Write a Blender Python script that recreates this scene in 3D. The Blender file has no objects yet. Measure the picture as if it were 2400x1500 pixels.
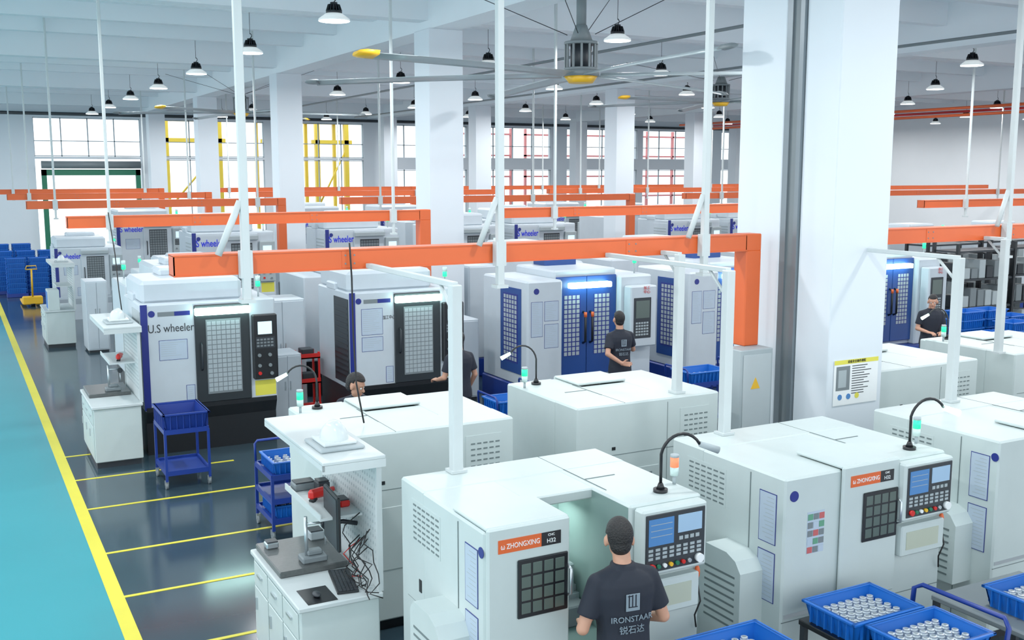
import bpy, math, random, bmesh
from mathutils import Vector, Matrix
R=random.Random(7)
S=bpy.context.scene
COL=S.collection
S.view_settings.view_transform='Standard'
S.view_settings.gamma=1.12
# ------------------------------------------------------------ materials
def s2l(v):
    v/=255.0
    return v/12.92 if v<=0.04045 else ((v+0.055)/1.055)**2.4
MATS={}
def mat(name,rgb,rough=.5,metal=0.0,emit=0.0,var=.05,scale=5.0,bump=0.0,spec=.5):
    if name in MATS: return MATS[name]
    m=bpy.data.materials.new(name); m.use_nodes=True
    nt=m.node_tree; b=nt.nodes['Principled BSDF']
    c=[s2l(v) for v in rgb]
    tc=nt.nodes.new('ShaderNodeTexCoord'); nz=nt.nodes.new('ShaderNodeTexNoise')
    nz.inputs['Scale'].default_value=scale; nz.inputs['Detail'].default_value=3
    nt.links.new(tc.outputs['Object'],nz.inputs['Vector'])
    mx=nt.nodes.new('ShaderNodeMix'); mx.data_type='RGBA'
    mx.inputs['A'].default_value=(*[min(1,v*(1-var)) for v in c],1)
    mx.inputs['B'].default_value=(*[min(1,v*(1+var)) for v in c],1)
    nt.links.new(nz.outputs['Fac'],mx.inputs['Factor'])
    nt.links.new(mx.outputs['Result'],b.inputs['Base Color'])
    b.inputs['Roughness'].default_value=rough; b.inputs['Metallic'].default_value=metal
    b.inputs['Specular IOR Level'].default_value=spec
    if emit:
        nt.links.new(mx.outputs['Result'],b.inputs['Emission Color']); b.inputs['Emission Strength'].default_value=emit
    if bump:
        bp=nt.nodes.new('ShaderNodeBump'); bp.inputs['Strength'].default_value=bump; bp.inputs['Distance'].default_value=.02
        nt.links.new(nz.outputs['Fac'],bp.inputs['Height']); nt.links.new(bp.outputs['Normal'],b.inputs['Normal'])
    MATS[name]=m; return m
WHITE=mat('machine_white',(193,206,205),.4)
VWHITE=mat('enclosure_white',(191,202,210),.4)
WALL=mat('wall_paint',(218,227,234),.7,var=.02,scale=1.5)
CEIL=mat('ceiling_paint',(228,236,241),.8,var=.03,scale=1)
ORANGE=mat('orange_paint',(220,92,36),.45)
BLUE=mat('crate_blue',(18,98,192),.4)
CBLUE=mat('cart_blue',(14,48,134),.4)
MBLUE=mat('machine_blue',(14,60,130),.4)
NAVY=mat('stripe_blue',(18,34,122),.4)
BLACK=mat('black_paint',(14,17,22),.4)
DARK=mat('dark_gray',(36,42,48),.5)
GRAY=mat('mid_gray',(112,122,126),.5)
LGRAY=mat('light_gray',(162,174,178),.5)
SEAM=mat('seam_gray',(104,118,119),.6)
STEEL=mat('steel',(196,204,208),.3,.8)
INTER=mat('machine_interior',(112,138,134),.4)
PAPER=mat('paper',(176,192,208),.6)
PWHITE=mat('post_white',(196,205,206),.45)
RED=mat('red_plastic',(205,30,24),.4)
YEL=mat('yellow_paint',(224,212,56),.45)
YORG=mat('safety_yellow',(236,180,30),.45)
GREEN=mat('green_frame',(20,110,80),.5)
PANE=mat('window_pane_grid',(158,170,175),.35)
PANED=mat('window_pane_dark',(80,94,88),.3)
SCREEN=mat('screen_blue',(60,110,165),.3,emit=.35)
SCRW=mat('screen_white',(190,215,225),.3,emit=.9)
LAMPW=mat('lamp_emission',(240,252,255),.4,emit=9,var=0)
STRIP=mat('strip_light',(205,255,245),.4,emit=12,var=0)
GLG=mat('green_signal',(30,225,140),.4,emit=1.3)
GLO=mat('orange_signal',(240,120,80),.4,emit=.8)
CLR=mat('signal_clear',(200,225,220),.2)
SKIN=mat('skin',(196,144,118),.5,var=.06,scale=20)
HAIR=mat('hair_black',(18,16,17),.6,bump=.7,scale=90)
SHIRT=mat('navy_shirt',(19,26,40),.8,bump=.25,scale=9)
TROU=mat('dark_trousers',(24,28,36),.85,bump=.25,scale=9)
PRINT=mat('shirt_print',(124,140,152),.7)
GRANITE=mat('granite_plate',(76,80,80),.35,var=.3,scale=40)
WHT=mat('white_text',(240,244,244),.5)
JOINT=mat('joint_metal',(120,130,136),.4,.4)
CABLE=mat('black_rubber',(18,18,20),.6)
TRANS=mat('milky_plastic',(208,217,218),.25)
YLAB=mat('yellow_label',(224,216,74),.5)
LOGOB=mat('logo_blue',(30,44,215),.4)
# ------------------------------------------------------------ geometry
class G:
    def __init__(s): s.v=[];s.f=[];s.m=[];s.s=[]
    def add(s,vs,fs,m=0,sm=False):
        o=len(s.v); s.v+= [tuple(v) for v in vs]
        for f in fs: s.f.append(tuple(i+o for i in f)); s.m.append(m); s.s.append(sm)
        return s
    def box(s,x0,x1,y0,y1,z0,z1,m=0,c=0.0):
        if x0>x1:x0,x1=x1,x0
        if y0>y1:y0,y1=y1,y0
        if z0>z1:z0,z1=z1,z0
        if c<=0:
            vs=[(x,y,z) for x in(x0,x1) for y in(y0,y1) for z in(z0,z1)]
            fs=[(0,1,3,2),(4,6,7,5),(0,4,5,1),(2,3,7,6),(0,2,6,4),(1,5,7,3)]
            return s.add(vs,fs,m)
        c=min(c,(x1-x0)*.45,(y1-y0)*.45,(z1-z0)*.45)
        C=((x0+x1)/2,(y0+y1)/2,(z0+z1)/2); H=((x1-x0)/2,(y1-y0)/2,(z1-z0)/2)
        vs=[];ix={}
        for a in range(3):
            for sx in(-1,1):
                for sy in(-1,1):
                    for sz in(-1,1):
                        sg=(sx,sy,sz)
                        p=[C[i]+sg[i]*(H[i] if i==a else H[i]-c) for i in range(3)]
                        ix[(a,sg)]=len(vs); vs.append(p)
        fs=[]
        def sg(d): return tuple(d[i] for i in range(3))
        for a in range(3):
            b,d=[i for i in range(3) if i!=a]
            for q in(-1,1):
                fs.append([ix[(a,sg({a:q,b:e,d:g}))] for e,g in((-1,-1),(1,-1),(1,1),(-1,1))])
        for a in range(3):
            for b in range(a+1,3):
                d=3-a-b
                for p in(-1,1):
                    for q in(-1,1):
                        A=sg({a:p,b:q,d:-1});B=sg({a:p,b:q,d:1})
                        fs.append([ix[(a,A)],ix[(a,B)],ix[(b,B)],ix[(b,A)]])
        for sx in(-1,1):
            for sy in(-1,1):
                for sz in(-1,1):
                    fs.append([ix[(a,(sx,sy,sz))] for a in range(3)])
        return s.add(vs,fs,m)
    def cyl(s,p0,p1,r0,r1=None,m=0,n=14,caps=True):
        if r1 is None:r1=r0
        p0=Vector(p0);p1=Vector(p1);d=(p1-p0).normalized()
        u=d.orthogonal().normalized();w=d.cross(u)
        vs=[]
        for p,r in((p0,r0),(p1,r1)):
            for i in range(n):
                a=2*math.pi*i/n; vs.append(p+u*(r*math.cos(a))+w*(r*math.sin(a)))
        s.add(vs,[(i,(i+1)%n,n+(i+1)%n,n+i) for i in range(n)],m,True)
        if caps:
            o=len(s.v)-2*n
            s.f.append(tuple(o+i for i in reversed(range(n))));s.m.append(m);s.s.append(False)
            s.f.append(tuple(o+n+i for i in range(n)));s.m.append(m);s.s.append(False)
        return s
    def tube(s,pts,r,m=0,n=8):
        pts=[Vector(p) for p in pts]
        rings=[];u=None
        for i,p in enumerate(pts):
            d=(pts[min(i+1,len(pts)-1)]-pts[max(i-1,0)]).normalized()
            if u is None:u=d.orthogonal().normalized()
            else:
                u=(u-d*u.dot(d)).normalized()
            w=d.cross(u)
            rings.append([p+u*(r*math.cos(2*math.pi*k/n))+w*(r*math.sin(2*math.pi*k/n)) for k in range(n)])
        return s.loft(rings,m)
    def loft(s,rings,m=0,sm=True,caps=True):
        n=len(rings[0]);vs=[v for r in rings for v in r];fs=[]
        for j in range(len(rings)-1):
            for i in range(n):
                fs.append((j*n+i,j*n+(i+1)%n,(j+1)*n+(i+1)%n,(j+1)*n+i))
        s.add(vs,fs,m,sm)
        if caps:
            o=len(s.v)-len(vs)
            s.f.append(tuple(o+i for i in reversed(range(n))));s.m.append(m);s.s.append(False)
            o2=o+(len(rings)-1)*n
            s.f.append(tuple(o2+i for i in range(n)));s.m.append(m);s.s.append(False)
        return s
    def sph(s,c,r,m=0,n=14,k=9,fn=None):
        if not hasattr(r,'__len__'): r=(r,r,r)
        vs=[];fs=[]
        for j in range(1,k):
            t=math.pi*j/k
            for i in range(n):
                a=2*math.pi*i/n
                d=(math.sin(t)*math.cos(a),math.sin(t)*math.sin(a),math.cos(t))
                q=fn(d) if fn else 1
                vs.append((c[0]+r[0]*d[0]*q,c[1]+r[1]*d[1]*q,c[2]+r[2]*d[2]*q))
        q=fn((0,0,1)) if fn else 1; q2=fn((0,0,-1)) if fn else 1
        top=len(vs);vs.append((c[0],c[1],c[2]+r[2]*q));bot=len(vs);vs.append((c[0],c[1],c[2]-r[2]*q2))
        for j in range(k-2):
            for i in range(n): fs.append((j*n+i,(j+1)*n+i,(j+1)*n+(i+1)%n,j*n+(i+1)%n))
        for i in range(n):
            fs.append((top,i,(i+1)%n)); fs.append((bot,(k-2)*n+(i+1)%n,(k-2)*n+i))
        return s.add(vs,fs,m,True)
    def cap(s,p0,p1,r0,r1,n=14):
        s.cyl(p0,p1,r0,r1,n=n); s.sph(p0,r0,n=n,k=8); s.sph(p1,r1,n=n,k=8); return s
    def prism(s,pts,ax,a,b,m=0):
        n=len(pts);vs=[]
        for t in(a,b):
            for p in pts:
                v=[0,0,0];o=[i for i in range(3) if i!=ax];v[ax]=t;v[o[0]]=p[0];v[o[1]]=p[1];vs.append(v)
        fs=[tuple(range(n)),tuple(range(2*n-1,n-1,-1))]+[(i,(i+1)%n,n+(i+1)%n,n+i) for i in range(n)]
        return s.add(vs,fs,m)
    def mesh(s,name,mats):
        me=bpy.data.meshes.new(name); me.from_pydata(s.v,[],s.f)
        for m in mats: me.materials.append(m)
        me.polygons.foreach_set('material_index',s.m); me.polygons.foreach_set('use_smooth',s.s)
        bm=bmesh.new();bm.from_mesh(me);bmesh.ops.recalc_face_normals(bm,faces=bm.faces);bm.to_mesh(me);bm.free()
        me.update(); return me
    def obj(s,name,mats,parent=None,label=None):
        if not hasattr(mats,'__len__'): mats=[mats]
        o=bpy.data.objects.new(name,s.mesh(name,mats)); COL.objects.link(o)
        if parent: o.parent=parent
        if label: o['label']=label
        return o
def tag(o,label,cat,group=None):
    o['label']=label;o['category']=cat
    if group:o['group']=group
    return o
def thing(name,loc,label,cat,group=None,rz=0,sc=1):
    e=bpy.data.objects.new(name,None);COL.objects.link(e);e.empty_display_size=.1
    e.location=loc;e.rotation_euler=(0,0,math.radians(rz));e.scale=(sc,sc,sc)
    return tag(e,label,cat,group)
def struct(o): o['kind']='structure'; return o
def kids(o): return [c for c in bpy.data.objects if c.parent==o]
def clone(o,loc,rz=None,label=None,parent=None,sc=None):
    ch=kids(o)
    n=o.copy();COL.objects.link(n)
    if parent: n.parent=parent
    if loc is not None:n.location=loc
    if rz is not None:n.rotation_euler=(0,0,math.radians(rz))
    if sc is not None:n.scale=(sc,sc,sc)
    if label:n['label']=label
    for c in ch: clone(c,None,parent=n)
    return n
def text(parent,t,loc,rot,size,m,name='lettering',align='CENTER',sx=1,bend=None,label=None):
    cu=bpy.data.curves.new('t','FONT');cu.body=t;cu.size=size;cu.align_x=align;cu.align_y='CENTER';cu.extrude=.0015
    cu.resolution_u=3
    if m is LOGOB: cu.offset=.004
    o=bpy.data.objects.new('t',cu);COL.objects.link(o)
    dg=bpy.context.evaluated_depsgraph_get();dg.update()
    me=bpy.data.meshes.new_from_object(o.evaluated_get(dg))
    bpy.data.objects.remove(o);me.materials.clear();me.materials.append(m)
    for v in me.vertices:
        v.co.x*=sx
        if bend: v.co.z-=bend*v.co.x*v.co.x
    q=bpy.data.objects.new(name,me);COL.objects.link(q);q.parent=parent
    q.location=loc;q.rotation_euler=[math.radians(a) for a in rot]
    if label:q['label']=label
    return q
FR=(90,0,0)
# ------------------------------------------------------------ room
def floor_mat(name,rgb,rough,var):
    m=mat(name,rgb,rough,var=var,scale=.5)
    nt=m.node_tree;b=nt.nodes['Principled BSDF']
    n=nt.nodes.new('ShaderNodeTexNoise');n.inputs['Scale'].default_value=1.2;n.inputs['Detail'].default_value=2
    tc=[x for x in nt.nodes if x.type=='TEX_COORD'][0]
    nt.links.new(tc.outputs['Object'],n.inputs['Vector'])
    r=nt.nodes.new('ShaderNodeMapRange');r.inputs['To Min'].default_value=rough*.7;r.inputs['To Max'].default_value=rough*1.4
    nt.links.new(n.outputs['Fac'],r.inputs['Value']);nt.links.new(r.outputs['Result'],b.inputs['Roughness'])
    return m
FD=floor_mat('epoxy_dark',(48,66,76),.12,.15)
FT=floor_mat('epoxy_turquoise',(58,152,164),.18,.07)
g=G(); g.box(1.13,60,-4,70,-.2,0,0); g.box(-12,1.13,-4,70,-.2,0,1)
struct(g.obj('floor',[FD,FT]))
TN=[0]
def trim(g,m): 
    TN[0]+=1
    return struct(g.obj('trim_%d'%TN[0],m))
def line(x0,x1,y0,y1): trim(G().box(x0,x1,y0,y1,0,.004),YEL)
line(1.07,1.2,-4,46)
for i,y in enumerate((8.5,9.8,11.05,12.65,13.95,15.2)): line(1.2,3.2,y-.022,y+.022)
XC=[-2.5,8.04,18.6,29.2,39.8]; YC=[8.04+9.75*i for i in range(5)]
struct(G().box(-4,46,-3,49.6,7.3,7.5).obj('ceiling',CEIL))
y=8.04-9.75
while y<49:
    for k in range(4):
        yy=y+k*2.4375
        if -3<yy<49:
            if k==0: trim(G().box(-4,46,yy-.2,yy+.2,6.55,7.3),CEIL)
            else: trim(G().box(-4,46,yy-.12,yy+.12,6.85,7.3),CEIL)
    y+=9.75
for x in XC: trim(G().box(x-.28,x+.28,-3,49,6.4,7.3),CEIL)
bays=[(3.4,7.7),(8.7,13.2),(13.6,18.1),(19.1,23.7),(24.1,28.7),(29.7,34.3),(34.7,39.3),(40.3,44.8)]
g=G(); x=-12
for i,(a,b) in enumerate(bays):
    g.box(x,a,49,49.3,0,7.3); x=b
    g.box(a,b,49,49.3,6.15,7.3)
    if i<3: g.box(a,b,49,49.3,4.4,4.5)
    else: g.box(a,b,49,49.3,3.95,4.55)
    if i>0: g.box(a,b,49,49.3,0,.3)
g.box(x,46,49,49.3,0,7.3)
struct(g.obj('wall_back',WALL))
struct(G().box(45,45.3,-4,49,0,7.3).obj('wall_right',mat('wall_paint_bright',(236,241,244),.7,var=.02,scale=1.5)))
FRAME=mat('window_frame',(154,170,178),.5)
for i,(a,b) in enumerate(bays):
    g=G()
    zb=4.4 if i<3 else 3.95
    for z0,z1 in ((4.5,6.15),(.3,zb)) if i>0 else ((4.5,6.15),):
        w=(b-a)
        for k in range(5): g.box(a+w*k/4-.022,a+w*k/4+.022,49.05,49.12,z0,z1)
        for z in (z0+.03,z1-.03,z0+(z1-z0)*.4): g.box(a,b,49.05,49.12,z-.018,z+.018)
    struct(g.obj('window_%d'%(i+1),FRAME))
g=G(); g.box(3.6,3.8,48.7,48.9,0,3.95,0);g.box(7.4,7.6,48.7,48.9,0,3.95,0);g.box(3.6,7.6,48.7,48.9,3.7,3.95,0)
g.cyl((3.6,48.6,4.15),(7.6,48.6,4.15),.16,m=1)
struct(g.obj('door_1',[GREEN,GRAY]))
# ------------------------------------------------------------ columns
for i,x in enumerate(XC):
    for j,y in enumerate(YC):
        if x<0 : continue
        if (i,j)==(1,0):
            o=G().box(7.75,8.52,7.66,8.14,0,6.4,0,.01).obj('column',WALL);tag(o,'white painted square concrete column with a safety poster','column','building columns')
            o=G().box(7.7,8.37,8.38,9.06,0,6.4,0,.01).obj('column',WALL);tag(o,'white concrete column beside the metal expansion joint','column','building columns')
            g=G();g.box(7.76,8.3,8.142,8.378,0,6.4,0);g.box(7.715,7.76,8.142,8.2,0,6.4,1);g.box(7.705,7.76,8.3,8.378,0,6.4,1);g.box(7.73,7.76,8.2,8.3,0,6.4,2)
            o=g.obj('expansion_joint_cover',[DARK,JOINT,GRAY]);tag(o,'gray metal expansion joint channel between two columns','joint cover')
        else:
            o=G().box(x-.335,x+.335,y-.335,y+.335,0,6.4,0,.01).obj('column',WALL);tag(o,'white painted square concrete column','column','building columns')
p=thing('safety_poster',(8.14,7.655,1.75),'yellow-topped safety instruction poster on the column','poster')
g=G();g.box(-.31,.31,-.004,0,-.235,.235,0);g.box(-.31,.31,-.006,-.004,.19,.235,1);g.box(-.28,-.09,-.006,-.004,-.08,.17,2);g.box(-.25,-.14,-.007,-.006,-.05,.13,3)
for k in range(12): g.box(-.06,-.06+R.uniform(.16,.33),-.006,-.004,.16-k*.026,.168-k*.026,4)
for k in range(3): g.cyl((-.22+k*.12,-.007,-.15),(-.22+k*.12,-.004,-.15),.03,m=(5 if k<2 else 1))
g.obj('poster_sheet',[WHT,YLAB,GRAY,LGRAY,DARK,SCREEN],p)
text(p,'设备安全操作规程',(0,-.008,.212),FR,.032,BLACK)
# ------------------------------------------------------------ high bay lamps
LZ=6.10
lamp=thing('high_bay_lamp',(5.25,15.355,LZ),'black finned high bay lamp with glowing white dish','lamp','ceiling high bay lamps')
g=G()
g.cyl((0,0,0),(0,0,.03),.235,.23,m=0,n=28);g.cyl((0,0,.03),(0,0,.11),.23,.12,m=0,n=28)
g.obj('lamp_shade',[mat('lamp_white',(225,232,232),.4,emit=.4)],lamp)
g=G();g.cyl((0,0,.11),(0,0,.15),.12,n=20)
for k in range(16):
    a=k*math.pi/8
    c,s_=math.cos(a),math.sin(a)
    g.add([(c*.05-s_*.006,s_*.05+c*.006,.15),(c*.12-s_*.006,s_*.12+c*.006,.15),(c*.09-s_*.006,s_*.09+c*.006,.24),(c*.05-s_*.006,s_*.05+c*.006,.24),
           (c*.05+s_*.006,s_*.05-c*.006,.15),(c*.12+s_*.006,s_*.12-c*.006,.15),(c*.09+s_*.006,s_*.09-c*.006,.24),(c*.05+s_*.006,s_*.05-c*.006,.24)],
          [(0,1,2,3),(7,6,5,4),(0,4,5,1),(1,5,6,2),(2,6,7,3),(3,7,4,0)])
g.cyl((0,0,.15),(0,0,.27),.055)
g.obj('heat_sink',BLACK,lamp)
g=G();g.tube([(0,0,.27),(.03,0,.31),(.03,0,.34),(0,0,.37)],.008);g.cyl((0,0,.35),(0,0,6.85-LZ),.005);g.obj('hook',DARK,lamp)
G().cyl((0,0,-.004),(0,0,.0),.225,n=28).obj('light_disc',LAMPW,lamp)
ld=bpy.data.lights.new('lamp_light','AREA');ld.shape='DISK';ld.size=.44;ld.energy=104;ld.color=(.98,.99,1)
lo=bpy.data.objects.new('lamp_light',ld);COL.objects.link(lo);lo.parent=lamp;lo.location=(0,0,-.02)
for lx in (.4,5.25,10.3,14.8,19.3,24,28.5,33,37.5,41.5):  # lines closest to the right wall are added to brighten it
    for k in range(-2,7):  # nearest row is out of view, added to light the foreground
        y=15.355+4.875*k
        if (lx,k)==(5.25,0): continue
        if lx<1 and k>0: continue
        if lx>20 and (k>5 or k<-1): continue
        if lx>34 and k<0: continue
        clone(lamp,(lx,y,LZ))
# ------------------------------------------------------------ fans
BLADE=mat('blade_alu',(170,182,186),.35,.3)
def fan(x,y,z,phase,label,wires=True,RR=3.7,ysel=(0,3)):
    f=thing('ceiling_fan',(x,y,z),label,'ceiling fan','large ceiling fans')
    g=G();g.cyl((0,0,.7),(0,0,6.4-z),.07,m=0);g.cyl((0,0,.5),(0,0,.73),.17,.08,m=0,n=8);g.obj('down_rod',GRAY,f)
    g=G();g.cyl((0,0,.12),(0,0,.46),.15,m=0);g.cyl((0,0,.1),(0,0,.14),.24,m=1,n=20);g.cyl((0,0,.46),(0,0,.5),.24,m=1,n=20)
    for k in range(12):
        a=k*math.pi/6;g.box(math.cos(a)*.22-.012,math.cos(a)*.22+.012,math.sin(a)*.22-.012,math.sin(a)*.22+.012,.12,.48,1)
    g.obj('motor',[DARK,GRAY],f)
    g=G();g.cyl((0,0,.02),(0,0,.1),.26,.26,n=20,m=1);g.cyl((0,0,-.07),(0,0,.02),.17,.24,n=20);g.obj('hub',[YORG,GRAY],f)
    for k in range(6):
        a=phase+k*60
        g=G()
        prof=[(-.1,-.03),(-.05,.012),(0,.03),(.06,.036),(.115,.03),(.06,.022),(0,.01),(-.05,-.01)]
        rings=[]
        for q in (.07,.27,.54,.8,.97):
            r=q*RR
            rings.append([(r,p[0]*(1.15-.3*q),p[1]+.04-.05*q*q) for p in prof])
        g.loft(rings,0,sm=True)
        b=g.obj('blade',BLADE,f);b.rotation_euler=(0,0,math.radians(a))
        e=1.35 if k==3 else 1
        g=G();r=RR*.965
        g.loft([[(r+dx,yy*e*w_,zz*e*w_) for yy,zz in((-.1,-.02),(-.05,.03),(.03,.045),(.1,.035),(.09,.0),(0,-.03))] for dx,w_ in((-.03,1),(.06*e,.98),(.13*e,.75),(.17*e,.35))],0,sm=True)
        t=g.obj('blade_tip',YORG if k in ysel else GRAY,f,label='yellow end cap' if k in ysel else 'gray end cap');t.rotation_euler=(0,0,math.radians(a))
    if wires:
        for k in range(4):
            a=math.radians(45+90*k)
            G().tube([(math.cos(a)*.2,math.sin(a)*.2,.6),(math.cos(a)*2.6,math.sin(a)*2.6,6.85-z)],.006).obj('guy_wire',DARK,f)
    return f
fan(8.04,12.9,5.2,21,'large six-blade silver ceiling fan with yellow hub and guy wires',RR=4.1,ysel=(3,))
fan(18.6,22.7,5.7,10,'large silver ceiling fan with yellow blade tips')
fan(8.04,32.3,5.6,40,'large silver ceiling fan with yellow hub')
# ------------------------------------------------------------ orange cable trays
def tray(x0,x1,y,label,arm=None,posts=(),z=3.16,pw=.022):
    t=thing('cable_tray',((x0+x1)/2,y,z),label,'cable tray','orange cable trays')
    L=(x1-x0)/2;g=G();h=.078
    g.box(-L,L,-.1,-.09,-h,h,0);g.box(-L,L,.09,.1,-h,h,0);g.box(-L,L,-.108,.108,h-.004,h+.008,0);g.box(-L,L,-.108,.108,-h-.008,-h+.004,0)
    g.box(-L,-L+.01,-.1,.1,-h,h,0);g.box(L-.01,L,-.1,.1,-h,h,0)
    n=max(1,int(2*L/1.4))
    for k in range(1,n): 
        x=-L+2*L*k/n; g.box(x-.07,x+.07,-.104,-.1,-.07,.07,0)
        for dx in(-.04,.04):
            for dz in(-.035,.035): g.cyl((x+dx,-.108,dz),(x+dx,-.1,dz),.008,m=1,n=8)
    g.obj('tray_channel',[ORANGE,GRAY],t)
    if arm is not None:
        g=G();g.box(L-.02,L+.2,-.1,.1,-.09,.09,0,.01);g.box(L+.0,L+.2,-.1,.1,arm-z,-.08,0,.01)
        g.obj('drop_duct',ORANGE,t)
    for x in posts:
        g=G();w=pw
        g.box(-w,w,-w,w,-.3,7.28-z,0,.005);g.box(-w-.025,w+.025,-w-.025,w+.025,-.31,-.28,0)
        g.box(-.05,.05,-.03,.045,-.11,.11,0)
        if w>.03: g.tube([(-.22,-.02,.08),(-.03,-.0,.5)],.028)
        p=thing('hanging_post',(x,y-.155,z),'white steel post hanging from ceiling holding an orange cable tray','post','tray support posts')
        g.obj('post_tube',PWHITE,p)
    return t
tray(1.52,7.28,8.5,'orange steel cable tray above white lathes',2.07,(2.07,4.36,6.68),pw=.032)
tray(8.6,20,8.5,'orange steel cable tray beside the main column',None,(11.3,15),pw=.032)
for i,y in enumerate((16.4,25,33,41)):
    tray(1.5,7.0,y,'orange steel cable tray over the machine row',1.9,(2.07,6.5))
    tray(8.6,14.6 if i==0 else 17.2,y,'orange steel cable tray over the machine row',1.9,(9.6,14))
    tray(19.2,43,y,'long orange steel cable tray over the machine row',None,(20.5,23.5,26.5,33))
e=thing('electrical_cabinet',(7.28,8.33,0),'pale gray electrical cabinet with yellow warning triangle below orange duct','cabinet')
G().box(-.21,.22,-.14,.14,.05,2.07,0,.01).obj('cabinet_body',LGRAY,e)
G().box(-.18,.19,-.15,-.14,.1,2.02,0,.004).obj('door',mat('cab_door',(180,190,193),.45),e)
g=G();g.prism([(-.08,1.66),(.04,1.66),(-.02,1.78)],1,-.154,-.15);g.obj('warning_sign',YORG,e,label='yellow warning triangle')
G().box(-.2,.21,-.13,.13,0,.05).obj('plinth',DARK,e)
# ------------------------------------------------------------ sheets
def sheet(parent,ax,pos,a0,a1,z0,z1):
    g=G();t=.003
    def bx(p,q,r,s_,m,d):
        if ax==1:g.box(p,q,pos-d,pos,r,s_,m)
        else:g.box(pos-d,pos,p,q,r,s_,m)
    bx(a0,a1,z0,z1,0,t);bx(a0+.006,a1-.006,z0+.006,z1-.006,1,t+.001)
    z=z1-.04
    while z>z0+.03:
        bx(a0+.025,a0+.025+(a1-a0-.05)*R.uniform(.5,1),z,z+.004,2,t+.0015);z-=.03
    return g.obj('notice_sheet',[NAVY,PAPER,LGRAY],parent)
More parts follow.
